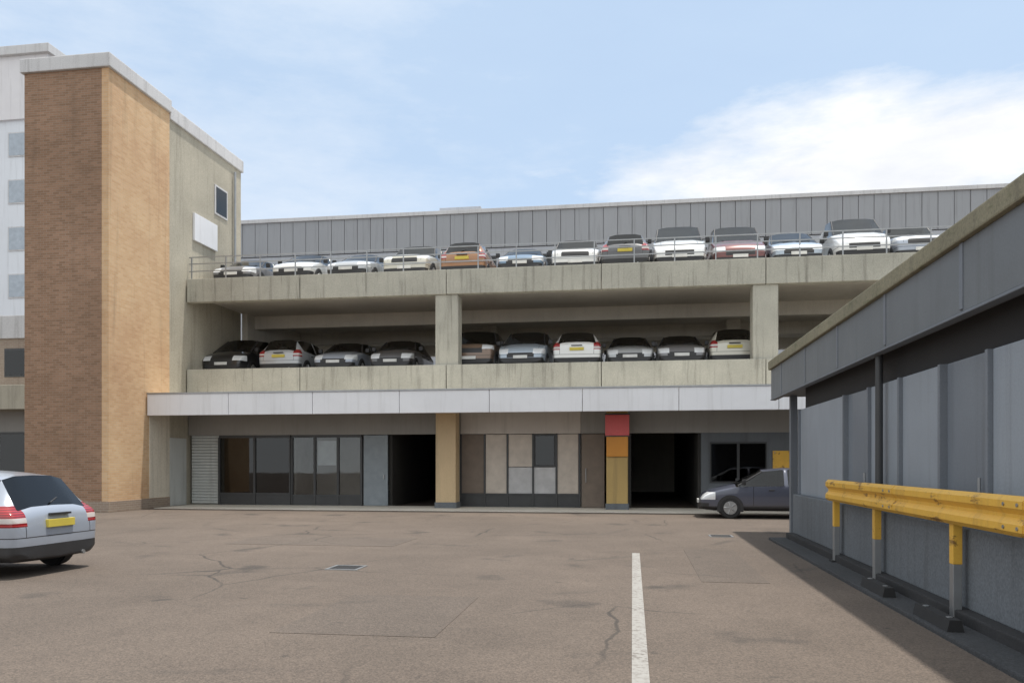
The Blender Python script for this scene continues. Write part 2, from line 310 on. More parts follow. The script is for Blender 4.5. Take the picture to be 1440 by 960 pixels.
xa,xb=bay(750,782); f=MB(); f.box(xa+.02,xb-.02,F+.05,F+.11,1.45,2.6); wf=f.build('window',M['dark_frame'],cp); MB().box(xa+.08,xb-.08,F+.03,F+.047,1.51,2.54).build('glass_pane',M['dark_glass'],wf)
MB().box(bay(640,0)[0],bay(820,0)[0],F+.26,F+.36,.02,2.7).build('inner_wall',M['concrete_dark'],cp)
a,b=bay(818,850); d=MB(); d.box(a,b,F+.02,F+.1,.03,2.6,.01); MBd=d.build('shop_door',M['display_brown'],cp); MB().cyl((a+.15,F-.03,.9),(a+.15,F-.03,1.4),.018,8).build('handle',M['steel'],MBd)
# walls either side of the two drive-in openings, running deep inside
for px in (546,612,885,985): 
    X=WX(px,F); MB().box(X-.06,X+.06,F+.3,F+DEEP,0,4.54).build('bay_wall',M['bay_shade'],cp)
a,b=bay(986,1180); MB().box(a,b,F,F+.2,0.02,2.62).build('ground_wall',M['plinth'],cp)
for px in (1000,1040): 
    X=WX(px,F); w=MB(); w.box(X-.05,X+.9,F-.03,F+.03,.9,2.3,.01); wd=w.build('window',M['dark_frame'],cp); MB().box(X,X+.85,F-.045,F-.034,.96,2.24).build('glass_pane',M['dark_glass'],wd)
a,b=bay(1180,1440); MB().box(b,XR,F,F+.2,0.02,2.62).build('ground_wall',M['plinth'],cp)
# tan painted columns that carry the canopy
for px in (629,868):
    X=WX(px,F-.75); c=MB(); c.box(X-.36,X+.36,F-1.0,F-.4,.03,3.4,.03); c.build('tan_column',M['tan_paint' if px<700 else 'tan_paint_shaded'],cp)
    MB().box(X-.39,X+.39,F-1.03,F-.37,.02,.22,.01).build('column_base',M['plinth'],cp)
# red sign on the right hand column
X=WX(868,F-1.0); sg=thing('hanging_sign','red square sign over an orange panel fixed to the right hand tan column','sign',(X,F-1.04,0))
MB().box(-.4,.4,-.07,0,2.5,3.2,.015).build('red_panel',M['red_sign'],sg); MB().box(-.36,.36,-.05,0,1.8,2.47,.012).build('orange_panel',M['orange_sign'],sg); 
MB().box(-.42,.42,-.08,.012,3.2,3.24).build('top_trim',M['dark_frame'],sg); MB().box(-.42,.42,-.08,.012,2.47,2.5).build('middle_trim',M['dark_frame'],sg)

# ------------------------------------------------------------------ tower and stair block
TX=-16.6; TZ=14.35; Y0,Y1,Y2=23.3,26.7,32.1; TXL=-19.6
tw=wthing('brick_tower','tall slim brick tower with brown front and tan side under a pale coping','tower',(-17.8,24.7,0))
MB().box(TXL,TX-.24,Y0,Y1,0,TZ-.1).build('brown_wall',M['brick_brown'],tw)
MB().box(TX-.24,TX,Y0+.003,Y1,0,TZ-.1).build('tan_wall',M['brick_tan'],tw)
MB().box(TXL-.1,TX+.1,Y0-.1,Y1,TZ-.1,TZ+.35,.03).build('coping',M['coping'],tw)
MB().box(TXL-.03,TX+.03,Y0-.03,Y1-.01,0,.35,.01).build('plinth',M['brick_dull'],tw)
MB().box(TX-.1,TX+.012,CY+.17,Y1-.012,.36,3.39,.004).build('rendered_base',M['render_beige'],tw)
st=wthing('stair_block','pale concrete stair block joined to the back of the brick tower','stair block',(-18.5,29.4,0))
MB().box(-20.5,TX-.04,Y1+.004,Y2,0,TZ-.3).build('wall',M['concrete_pale'],st)
MB().box(-20.6,TX+.04,Y1+.02,Y2+.1,TZ-.3,TZ+.2,.03).build('coping',M['coping'],st)
MB().box(TX-.039,TX+.05,28.3,30.0,10.1,11.15,.01).build('white_panel',M['white_metal'],st)
MB().box(TX-.039,TX+.01,Y1+.02,F-.2,.02,2.5,.01).build('rendered_base',M['shutter'],st)
for z in (11.6,): 
    f=MB(); f.box(TX-.06,TX+.0,29.9,30.9,z,z+1.2,.01); wf=f.build('window',M['coping'],st); MB().box(TX,TX+.008,29.98,30.82,z+.08,z+1.12).build('glass_pane',M['dark_glass'],wf)
q=MB().cyl((TX+.06,31.4,8.5),(TX+.06,31.4,13.8),.05,10); q.build('rainwater_pipe',M['steel'],st,True)

# low building left of the tower
lb=wthing('low_shop_building','low dull brick shop building left of the brick tower','building',(-26,31,0))
xl,xr=-40,-20.7; Y=30.5
z=lambda py: WZ(17,py,Y)
MB().box(xl,xr,Y,Y+12,z(545),z(476)).build('brick_wall',M['brick_dull'],lb)
MB().box(xl-.05,xr,Y-.08,Y+12,z(476),z(444),.02).build('parapet',M['coping'],lb)
MB().box(xl,xr,Y-1.2,Y+11.9,z(578),z(545),.02).build('canopy',M['concrete_pale'],lb)
MB().box(xl,xr,Y+.1,Y+12,0,z(578)).build('ground_wall',M['shop_board'],lb)
for i in range(6):
    x=-38.5+i*2.9; f=MB(); f.box(x,x+2.2,Y+.04,Y+.1,.4,2.9,.01); wf=f.build('shop_window',M['dark_frame'],lb); MB().box(x+.08,x+2.12,Y+.02,Y+.038,.5,2.8).build('glass_pane',M['dark_glass'],wf)
    f=MB(); f.box(x+.3,x+1.8,Y-.03,Y,z(530),z(490),.008); wf=f.build('window',M['dark_frame'],lb); MB().box(x+.36,x+1.74,Y-.045,Y-.032,z(527),z(493)).build('glass_pane',M['dark_glass'],wf)
# pale office block far left
ob=wthing('office_block','pale grey office block rising behind the left edge of the brick tower','office block',(-52,54,0))
Y=50; zt=WZ(17,70,Y); zm=WZ(17,170,Y); xr=WX(66,Y)
MB().box(-66,xr,Y,Y+16,0,zm).build('wall',M['office'],ob); MB().box(-66.2,xr+.2,Y-.2,Y+16.2,zm,zt-.6).build('top_storey',M['office_top'],ob); MB().box(-66.5,xr+.5,Y-.5,Y+16.5,zt-.6,zt,.03).build('coping',M['coping'],ob)
zz=3.2
while zz<zm-1.8:
    for i in range(8):
        xx=xr-3.0-i*3.0; f=MB(); f.box(xx,xx+2.2,Y-.06,Y,zz,zz+1.7); wf=f.build('window',M['coping'],ob); MB().box(xx+.08,xx+2.12,Y-.075,Y-.063,zz+.08,zz+1.62).build('glass_pane',M['glass_far'],wf)
    zz+=3.3
# grey clad building behind the roof deck
bb=wthing('clad_building','long grey metal clad building standing behind the roof deck','building',(5,66,0))
Y=62
xa,xb=WX(290,Y),WX(1560,Y); zt=21.6
MB().box(xa,xb,Y,Y+20,0,zt-3.1).build('lower_wall',M['grey_clad_pale'],bb)
q=MB(); x=xa
while x<xb: q.box(x+.02,min(x+1.1,xb)-.02,Y-.1,Y+.2,zt-3.05,zt-.3); x+=1.1
q.box(xa+.05,xb-.05,Y+.2,Y+20,zt-3.1,zt-.3); q.build('upper_cladding',M['grey_clad'],bb)
MB().box(xa-.1,xb+.1,Y-.25,Y+20,zt-.3,zt,.02).build('eaves',M['coping'],bb)
for i in range(15):
    x=xa+3+i*4.6
    if x+3<xb:
        f=MB(); f.box(x,x+3.2,Y-.06,Y,zt-5.4,zt-3.7); wf=f.build('window',M['dark_frame'],bb); MB().box(x+.1,x+3.1,Y-.08,Y-.063,zt-5.3,zt-3.8).build('glass_pane',M['dark_glass'],wf)
pa,pb=WX(618,66),WX(676,66); MB().box(pa,pb,66,71,zt,zt+1.6,.03).build('plant_room',M['grey_clad_pale'],bb); 
pa,pb=WX(860,66),WX(1000,66); MB().box(pa,pb,70,75,zt,zt+1.4,.03).build('plant_room',M['grey_clad'],bb)

# ------------------------------------------------------------------ shaded wing on the right
WB=3.26                                              # foot of the wall
wg=wthing('side_wing','low dark grey wing in shade with blue grey panels and a deep fascia','building',(8,8,0))
YE=17.0; YN=-6; YF=19.3
FX=3.2; k=FX/WB; PX=3.4; kp=PX/WB
hz=lambda h,kk: EYE+(h-EYE)*kk
zf1=hz(4.0,k); zf0=hz(3.1,k); zo=zf1-.2
q=MB(); y=YN
while y<YF:
    q.box(FX,FX+.12,y+.006,min(y+2.4,YF)-.006,zf0,zo,.012); y+=2.4
q.build('fascia',M['cladding'],wg)
y=YN+2.4
while y<YF: MB().box(FX-.012,FX+.002,y-.04,y+.04,zf0+.03,zo-.004,.003).build('cover_strip',M['mullion'],wg); y+=2.4
MB().box(FX-.02,FX+.1,YN,YF-.02,zf0-.03,zf0-.003,.006).build('drip_edge',M['mullion'],wg)
MB().box(FX-.06,12,YN,YF+.05,zo,zf1,.02).build('coping',M['olive'],wg)
MB().box(FX+.12,12,YN,YF-.02,zf0+.05,zo-.003).build('roof_slab',M['cladding'],wg)
zp1=hz(2.64,kp); zp0=hz(.95,1.0)
MB().box(PX+.1,PX+.2,YN,YE,zp1-.1,zf0+.05).build('overhang_shade_strip',M['black'],wg)  # black strip, shadow under the overhang painted as colour
for a_,b_,m_ in ((-6,-3.2,'panel'),(-3.2,-.4,'panel'),(-.4,.85,'panel_dark'),(.85,3.4,'panel'),(3.4,4.65,'panel_dark'),(4.65,6.45,'panel'),(6.45,8.23,'panel'),(8.23,9.43,'panel_dark'),(9.43,10.8,'panel'),(10.8,12.15,'panel'),(12.15,13.5,'panel_dark'),(13.5,YE,'panel')):
    dk=m_=='panel_dark'; MB().box(PX+(.03 if dk else 0),PX+.1,a_+.03,b_-.03,zp0,zp1,.012).build('wall_panel',M[m_],wg)
    MB().box(PX-.05,PX+.1,b_-.03,b_+.03,zp0,zp1,.008).build('mullion',M['mullion'],wg)
    if dk: MB().cyl((PX-.03,a_+.2,zp0+.12),(PX-.03,a_+.2,zp0+.5),.016,8).build('handle',M['steel'],wg)
MB().box(PX+.1,12,YN,YE-.01,0,zp1).build('core',M['mullion'],wg)
MB().box(WB,PX+.1,YN,YE+.05,.16,zp0,.015).build('plinth',M['plinth'],wg)
MB().box(WB-.13,WB+.1,YN,YE+.1,-.1,.16,.02).build('kerb',M['kerb_shade'],wg)
for y in (18.9,): MB().box(FX+.35,FX+.5,y-.08,y+.08,0,zf0+.05,.01).build('post',M['mullion'],wg)
for y in (6.2,11.4): MB().cyl((PX-.1,y,.2),(PX-.1,y,zf0),.05,12).build('rainwater_pipe',M['dark_frame'],wg,True)
# yellow guard rail in front of the plinth
gr=wthing('guard_rail','scuffed yellow steel guard rail along the foot of the grey wing','guard rail',(2.95,8,0))
RX=3.1
prof=[(RX-.02,1.0),(RX-.06,1.04),(RX-.06,1.1),(RX-.015,1.15),(RX-.015,1.18),(RX-.06,1.23),(RX-.06,1.29),(RX-.02,1.33),(RX+.0,1.33),(RX-.04,1.285),(RX-.04,1.235),(RX+.005,1.185),(RX+.005,1.145),(RX-.04,1.095),(RX-.04,1.045),(RX,1.0)]
MB().prism(prof,'y',1.0,13.3).build('rail',M['yellow'],gr)
for y in (4.7,6.0,8.43,11.0,13.1):
    MB().box(RX+.012,RX+.1,y-.05,y+.05,.6,1.28,.008).build('post_cap',M['yellow'],gr)
    MB().box(RX+.014,RX+.098,y-.048,y+.048,.05,.6,.006).build('post',M['steel'],gr); MB().box(RX-.03,RX+.13,y-.1,y+.1,.045,.075,.005).build('foot_plate',M['tyre'],gr)

ws=thing('wall_sign','small blank yellow plate on the shaded wall between drive-in opening and grey wing','sign',(WX(1102,F),F,0))
MB().box(-.36,.36,-.045,-.004,1.35,2.0,.008).build('plate',M['yellow'],ws); q=MB(); 
for x in (-.3,.3):
    MB().cyl((x,-.05,1.94),(x,-.044,1.94),.02,8).build('bolt',M['steel'],ws)
for i,y in enumerate((8.25,10.15)):
    d=thing('wheel_stop',['black rubber wheel stop at the foot of the grey wing, nearer one','black rubber wheel stop at the foot of the grey wing, farther one'][i],'wheel stop',(2.92,y,.05),R(90))
    MB().prism([(-.075,0),(.075,0),(.05,.11),(-.05,.11)],'x',-.45,.45).build('block',M['tyre'],d)
    for x in (-.3,.3): MB().cyl((x,0,.1),(x,0,.116),.03,10).build('bolt',M['steel'],d)
for y in (3.3,7.0,10.2):                                          # lap joints with bolts on the rail
    for z in (1.07,1.26):
        for dy in (-.12,.12): MB().cyl((RX-.075,y+dy,z),(RX-.03,y+dy,z),.016,8).build('bolt',M['steel'],gr)
    MB().prism([(a-.006,b) for a,b in prof[:8]]+[(a-.001,b) for a,b in prof[:8]][::-1],'y',y-.2,y+.2).build('lap_joint',M['yellow'],gr)
# gully grates in the tarmac
for i,(x,y) in enumerate(((-4.3,11.6),(1.9,17.8))):
    d=thing('drain_grate',['dark iron drain grate set in the tarmac left of the white line','dark iron drain grate set in the tarmac near the end of the grey wing'][i],'drain',(x,y,0))
    q=MB(); q.box(-.25,.25,-.25,-.21,-.05,.011); q.box(-.25,.25,.21,.25,-.05,.011); q.box(-.25,-.21,-.21,.21,-.05,.011); q.box(.21,.25,-.21,.21,-.05,.011); q.build('frame',M['steel'],d)
    q=MB()
    for j in range(7): q.box(-.19+j*.06,-.16+j*.06,-.21,.21,-.05,.008)
    q.box(-.21,.21,-.21,.21,-.05,.006); q.build('bars',M['tyre'],d)

# ------------------------------------------------------------------ vehicles
def make_car(kind):
    """x forward, origin on the ground under the middle.  stations: x, roof z, belt z, roof half width, belt half width, code"""
    W={'hatchback':.86,'saloon':.88,'van':.95,'people_carrier':.9,'estate':.88,'off_roader':.92}[kind]
    if kind=='hatchback': L=3.95; st=[(-1.97,.62,.55,.66,.70),(-1.93,.9,.86,.70,.80),(-1.84,.97,.95,.66,W),(-1.5,1.40,.96,.56,W),(-1.0,1.47,.95,.6,W),(-.32,1.49,.94,.62,W),(-.22,1.49,.94,.62,W),(.35,1.43,.93,.6,W),(1.08,.99,.92,.74,W),(1.6,.86,.82,.72,W-.03),(1.9,.72,.66,.66,.78),(1.97,.5,.46,.6,.7)]; gl=(2,3,7)
    if kind=='saloon': L=4.5; st=[(-2.25,.66,.6,.66,.72),(-2.2,.96,.9,.7,.82),(-1.6,1.02,.96,.72,W),(-.95,1.38,.95,.58,W),(-.6,1.43,.94,.6,W),(-.2,1.44,.93,.61,W),(-.1,1.44,.93,.61,W),(.5,1.38,.92,.59,W),(1.22,.97,.9,.74,W),(1.8,.85,.8,.72,W-.03),(2.15,.7,.64,.66,.78),(2.24,.48,.44,.6,.7)]; gl=(2,3,7)
    if kind=='people_carrier': L=4.5; st=[(-2.25,.62,.55,.7,.74),(-2.22,.95,.92,.76,.84),(-2.16,1.05,1.03,.78,W),(-1.95,1.62,1.04,.66,W),(-1.2,1.69,1.03,.68,W),(-.45,1.7,1.02,.69,W),(-.35,1.7,1.02,.69,W),(.5,1.62,1.0,.66,W),(1.45,1.04,.98,.76,W),(1.85,.92,.88,.74,W-.03),(2.18,.75,.7,.68,.8),(2.25,.5,.46,.62,.72)]; gl=(2,3,7)
    if kind=='van': L=4.9; st=[(-2.45,.62,.5,.78,.82),(-2.44,1.1,1.05,.84,.9),(-2.42,1.25,1.2,.84,W),(-2.38,1.98,1.2,.76,W),(-1.6,2.03,1.2,.78,W),(-.6,2.04,1.2,.78,W),(.1,2.03,1.2,.78,W),(.75,1.95,1.18,.74,W),(1.6,1.22,1.14,.8,W),(2.1,1.0,.95,.76,W-.03),(2.38,.8,.74,.7,.84),(2.45,.52,.46,.64,.76)]; gl=(2,6,7)
    if kind=='estate': L=4.6; st=[(-2.3,.62,.55,.66,.70),(-2.27,.92,.88,.72,.82),(-2.2,1.0,.97,.7,W),(-1.85,1.40,.96,.58,W),(-1.1,1.47,.95,.6,W),(-.3,1.48,.94,.61,W),(-.2,1.48,.94,.61,W),(.45,1.41,.92,.59,W),(1.2,.98,.9,.74,W),(1.8,.86,.8,.72,W-.03),(2.2,.71,.65,.66,.78),(2.29,.48,.44,.6,.7)]; gl=(2,3,7)
    if kind=='off_roader': L=4.45; st=[(-2.22,.7,.6,.76,.8),(-2.2,1.02,.98,.8,.88),(-2.17,1.12,1.09,.8,W),(-2.02,1.68,1.1,.7,W),(-1.2,1.76,1.09,.72,W),(-.4,1.77,1.08,.72,W),(-.3,1.77,1.08,.72,W),(.42,1.7,1.07,.7,W),(.98,1.16,1.06,.8,W),(1.7,1.06,1.0,.78,W-.02),(2.14,.96,.88,.74,.84),(2.22,.6,.52,.7,.78)]; gl=(2,3,7)
    rear0,side0,ws0=gl; bm=bmesh.new(); rows=[]
    for (x,zr,zb,wr,wb) in st:
        sill=.3 if -L/2+.1<x<L/2-.1 else .34; mid=(zb+sill)/2+.08
        half=[(0,zr+.015),(wr*.62,zr+.005),(wr,zr-.045),(wb-.015,zb),(wb,min(zb-.06,mid+.1)),(wb,mid-.06),(wb-.03,sill),(wb-.12,sill-.08),(0,sill-.1)]
        full=[bm.verts.new((x,-y,z)) for y,z in half[:0:-1]]   # right side bottom -> top, skip centre dup
        full=[bm.verts.new((x,-y,z)) for y,z in []] or full
        ctr=bm.verts.new((x,half[0][0],half[0][1])); left=[bm.verts.new((x,y,z)) for y,z in half[1:-1]]
        rows.append(full+[ctr]+left)
    n=len(rows[0])          # 8 right (bottom centre first .. p1), centre, 7 left
    cl=bm.edges.layers.float.new('crease_edge') if 'crease_edge' not in bm.edges.layers.float else bm.edges.layers.float['crease_edge']
    def mi(i,j):
        # band index from the roof: j counts around; symmetric index
        r=j if j<8 else 15-j           # 7 = centre-to-p1 , 6 = p1-p2, 5 = p2-p3 (side glass band)
        if i==ws0 and r>=6: return 1
        if i==rear0 and r>=6: return 2
        if r==5 and side0<=i<=ws0 and i!=5 and not (kind=='van' and i<ws0-1): return 3 if j<8 else 4
        return 0
    for i in range(len(rows)-1):
        for j in range(n):
            a,b=rows[i],rows[i+1]; f=bm.faces.new((a[j],b[j],b[(j+1)%n],a[(j+1)%n])); f.material_index=mi(i,j); f.smooth=True
    for rr,fl in ((rows[0],1),(rows[-1],0)): bm.faces.new(rr if fl else rr[::-1]).smooth=True
    bmesh.ops.recalc_face_normals(bm,faces=bm.faces); bm.edges.ensure_lookup_table()
    for e in bm.edges:
        ms={f.material_index for f in e.link_faces}
        if len(ms)>1: e[cl]=1.0
        else:
            zz=[v.co.z for v in e.verts]
            if max(zz)<.36: e[cl]=.5
    cv=bm.verts.layers.float.new('crease_vert')
    for v in bm.verts:
        if len({f.material_index for f in v.link_faces})>1: v[cv]=.55
    me=bpy.data.meshes.new('tmp'); bm.to_mesh(me); bm.free()
    for k in range(5): me.materials.append(M['trim'])
    o=bpy.data.objects.new('tmp',me); COL.objects.link(o); md=o.modifiers.new('s','SUBSURF'); md.levels=3; md.render_levels=3
    dg=bpy.context.evaluated_depsgraph_get(); me2=bpy.data.meshes.new_from_object(o.evaluated_get(dg)); bpy.data.objects.remove(o)
    src=bmesh.new(); src.from_mesh(me2)
    root=bpy.data.objects.new('car',None); COL.objects.link(root)
    def piece(idx,name,m,inset=0,holes=False):
        b=src.copy(); bmesh.ops.delete(b,geom=[f for f in b.faces if f.material_index!=idx],context='FACES')
        for f in b.faces: f.material_index=0
        mm=bpy.data.meshes.new(name); b.to_mesh(mm); b.free(); mm.materials.append(m); return link(name,mm,None,root)
    ht={'hatchback':.88,'saloon':.86,'people_carrier':1.02,'van':1.1,'estate':.9,'off_roader':1.0}[kind]; fz=st[-2][1]
    for co_,no_ in (((-L/2+.3,0,0),(1,0,0)),((L/2-.46,0,0),(1,0,0)),((0,W-.27,0),(0,1,0)),((0,-W+.27,0),(0,1,0)),((0,W-.44,0),(0,1,0)),((0,-W+.44,0),(0,1,0)),((0,0,ht-.17),(0,0,1)),((0,0,ht+.12),(.35,0,1)),((0,0,fz-.16),(0,0,1)),((L/2-.3,0,fz+.05),(0,0,1)),((0,0,.35),(0,0,1)),((0,0,.44),(0,0,1)),((0,.5,0),(0,1,0)),((0,-.5,0),(0,1,0)),((0,0,fz-.3),(0,0,1)),((0,0,fz-.12),(0,0,1))):
        no_=(0,0,1) if no_[2] else no_
        bmesh.ops.bisect_plane(src,geom=src.verts[:]+src.edges[:]+src.faces[:],plane_co=co_,plane_no=no_,dist=.0004)
    for f in src.faces:
        if f.material_index: continue
        c=f.calc_center_median(); a=abs(c.y)
        if c.x<-L/2+.3 and a>W-.27 and ht-.17<c.z<ht+.12: f.material_index=5 if c.y>0 else 6
        elif c.x>L/2-.46 and a>W-.44 and fz-.16<c.z<fz+.05: f.material_index=7 if c.y>0 else 8
        elif c.x>L/2-.14 and a<.5 and fz-.3<c.z<fz-.12: f.material_index=9
        elif c.z<.35 or (c.z<.44 and abs(c.x)>L/2-.3): f.material_index=10
    body=piece(0,'body',PAINT['silver'])
    for idx,nm,mm in ((5,'tail_lamp','tail'),(6,'tail_lamp','tail'),(7,'headlamp','head'),(8,'headlamp','head'),(9,'grille','trim'),(10,'lower_trim','trim')): piece(idx,nm,M[mm])
    zr_=st[2][1]; MB().box(-L/2-.012,-L/2+.04,-.2,.2,ht-.03,ht+.0,.006).build('tailgate_handle',M['trim'],root)
    xw=(st[2][0]+st[3][0])/2; q=MB(); q.cyl((st[2][0]-.0,.05,st[2][1]+.05),((st[2][0]+st[3][0])/2+.0,-.36,(st[2][1]+st[3][1])/2-.05),.012,6); q.build('rear_wiper',M['trim'],root)
    MB().cyl((-L/2-.02,-.45,.26),(-L/2+.3,-.45,.26),.03,12).build('exhaust_pipe',M['steel'],root)
    for s_ in (-1,1): MB().cyl((st[ws0+1][0]-.02,s_*.3-.25,st[ws0+1][2]+.1),(st[ws0+1][0]-.1,s_*.3+.25,st[ws0+1][2]+.13),.01,6).build('windscreen_wiper',M['trim'],root)
    for idx,nm in ((1,'windscreen'),(2,'rear_window'),(3,'side_window'),(4,'side_window')): piece(idx,nm,M['car_glass'])
    src.free()
    for s_ in (-1,1):
        A,B=st[ws0],st[ws0+1]; MB().cyl((A[0]-.02,s_*(A[3]-.015),A[1]-.045),(B[0]-.06,s_*(B[3]+.02),B[1]-.04),.03,10).build('windscreen_pillar',M['trim'],root,True)
    # cabin: seats seen through the glass
    q=MB(); zs=st[5][2]
    for x in (-.85,.15):
        for s in (-1,1): q.box(x-.08,x+.06,s*.36-.22,s*.36+.22,.5,zs+.12,.04); q.box(x-.06,x+.04,s*.36-.12,s*.36+.12,zs+.14,zs+.3,.03)
    q.box(st[ws0][0]-.1,st[ws0+1][0]-.12,-.62,.62,.7,zs-.06,.02); q.build('seats',M['seat'],root)
    wr_={'hatchback':.3,'saloon':.31,'people_carrier':.32,'van':.34,'estate':.31,'off_roader':.37}[kind]; ax={'hatchback':(-1.22,1.28),'saloon':(-1.35,1.38),'people_carrier':(-1.4,1.38),'van':(-1.5,1.55),'estate':(-1.38,1.4),'off_roader':(-1.36,1.4)}[kind]
    for x in ax:
        for s in (-1,1):
            ya=s*(W+.012); yi=s*(W-.2)
            q=MB(); q.cyl((x,yi,wr_),(x,ya,wr_),wr_,26); bmesh.ops.bevel(q.bm,geom=[e for e in q.bm.edges if len(e.link_faces)==2 and any(len(f.verts)>4 for f in e.link_faces)],offset=.03,segments=2,affect='EDGES')
            w=q.build('wheel',M['tyre'],root,True)
            q=MB(); q.cyl((x,ya-s*.02,wr_),(x,ya+s*.006,wr_),wr_*.66,20,wr_*.6); q.cyl((x,ya+s*.0,wr_),(x,ya+s*.02,wr_),.05,10)
            for a in range(5):
                an=a*2*math.pi/5; q.cyl((x+math.cos(an)*.05,ya+s*.012,wr_+math.sin(an)*.05),(x+math.cos(an)*wr_*.6,ya+s*.008,wr_+math.sin(an)*wr_*.6),.022,6)
            q.build('rim',M['rim'],w,True)
            q=MB(); pts=[]                                              # dark arch gap
            for a in range(15): an=math.pi*a/14; pts.append((x+math.cos(an)*(wr_+.055),wr_+math.sin(an)*(wr_+.055)))
            pts+= [(x-wr_-.055,.2),(x+wr_+.055,.2)]
            q.prism(pts,'y',s*(W-.1),s*(W+.004)); q.build('wheel_arch',M['trim'],root)
    xr=-L/2; xf=L/2
    for s in (-1,1):
        mx=st[ws0+1][0]-.2; q=MB(); q.box(mx-.06,mx+.05,s*(W+.03)-.02,s*(W+.03)+.13*s if s>0 else s*(W+.03)+.02,st[ws0][2]+.04,st[ws0][2]+.2,.02) if s>0 else q.box(mx-.06,mx+.05,-(W+.16),-(W+.01),st[ws0][2]+.04,st[ws0][2]+.2,.02); q.build('wing_mirror',M['trim'],root,True)
        for hx in (-.75,.25): MB().box(hx-.08,hx+.08,s*(W+.006)-.014,s*(W+.006)+.014,st[5][2]-.13,st[5][2]-.1,.008).build('door_handle',M['trim'],root)
    MB().box(xr-.022,xr+.03,-.26,.26,ht-.2,ht-.09,.004).build('number_plate',M['plate'],root); MB().box(xf-.05,xf+.012,-.26,.26,.42,.53,.004).build('number_plate',M['plate_white'],root)
    return root,body
PROTO={}
def car(kind,paint,x,y,z,rz,label,group=None):
    cat='van' if kind=='van' else 'car'
    if kind not in PROTO: root,body=make_car(kind); PROTO[kind]=(root,list(root.children)); kids=list(root.children)
    else:
        src,ch=PROTO[kind]; root=src.copy(); COL.objects.link(root); kids=[]
        for c in ch:
            d=c.copy(); COL.objects.link(d); d.parent=root; kids.append(d)
            for gch in c.children:
                e=gch.copy(); COL.objects.link(e); e.parent=d
    root.name='parked_'+('van' if kind=='van' else 'car'); root.location=(x,y,z); root.rotation_euler=(0,0,rz)
    for c in kids:
        if c.name.split('.')[0]=='body': c.material_slots[0].link='OBJECT'; c.material_slots[0].material=PAINT[paint]
    for kk in ('group','label','category'):
        if kk in root: del root[kk]
    return tag(root,label,cat,group)
UP=R(90); DN=R(-90); LEN={'hatchback':3.95,'saloon':4.5,'van':4.9,'people_carrier':4.5,'estate':4.6,'off_roader':4.45}
# roof deck: (photo column, kind, colour)
CW={'hatchback':.86,'saloon':.88,'van':.95,'people_carrier':.9,'estate':.88,'off_roader':.92}
roof=[(338,'saloon','grey','grey saloon at the left end of the roof deck, nearest the pale stair block'),
 (424,'hatchback','white','white hatchback on the roof deck above the dark left shop windows'),
 (500,'estate','silver','silver estate car on the roof deck between the white hatchback and a cream off roader'),
 (578,'off_roader','cream','cream off roader on the roof deck left of the copper brown hatchback'),
 (657,'hatchback','copper','copper brown hatchback on the roof deck right of the centre column'),
 (733,'saloon','blue','blue saloon on the roof deck right of the copper brown hatchback'),
 (808,'off_roader','white','white off roader on the roof deck right of the blue saloon'),
 (878,'hatchback','gunmetal','dark grey hatchback on the roof deck between white off roader and white van'),
 (948,'van','white','white van on the roof deck directly left of the maroon van'),
 (1038,'van','maroon','maroon van on the roof deck above the right hand concrete column'),
 (1118,'people_carrier','sky','pale blue people carrier on the roof deck right of the maroon van'),
 (1207,'van','white','white van on the roof deck farther right, showing over the grey wing roof'),
 (1290,'off_roader','blue_silver','blue silver off roader at the far right of the roof deck beside the wing roof')]
mid=[(322,'people_carrier','black','black people carrier at the left end of the middle deck'),
 (400,'hatchback','silver','silver hatchback on the middle deck right of the black people carrier'),
 (474,'estate','blue_silver','blue silver estate car on the middle deck left of a dark grey hatchback'),
 (552,'hatchback','gunmetal','dark grey hatchback on the middle deck, nearest left of the centre column'),
 (664,'off_roader','brown','brown off roader on the middle deck right of the centre column'),
 (738,'people_carrier','sky','pale blue people carrier on the middle deck right of the brown off roader'),
 (812,'estate','white','white estate car on the middle deck above the right end of the panelled shop'),
 (885,'estate','silver','silver estate car on the middle deck above the red sign'),
 (957,'saloon','grey','grey saloon on the middle deck above the right hand drive-in opening'),
 (1027,'hatchback','cream','cream hatchback on the middle deck, nearest left of the right hand column')]
def park(rows,front,z,group,out):
    last=None
    for px,kd,pt,lb_ in rows:
        L=LEN[kd]; x=WX(px,F+1.5)
        if last is not None: x=max(x,last+CW[kd]+.1)
        last=x+CW[kd]
        car(kd,pt,x,F+front+L/2+random.uniform(0,.5),z,(DN if random.random()<out else UP)+random.uniform(-.03,.03),lb_,group)
park(roof,.5,8.4,'vehicles parked on the roof deck',.75)
park(mid,.6,4.97,'cars parked on the middle deck',.6)
# ground level
car('hatchback','blue_silver',-10.2,10.55,0,R(178),'silver blue hatchback parked at the left edge with its tail towards us')
car('saloon','slate',WX(1035,25.4)+1.0,24.2,0,R(178),'slate blue saloon parked by the shaded wall behind the grey wing')

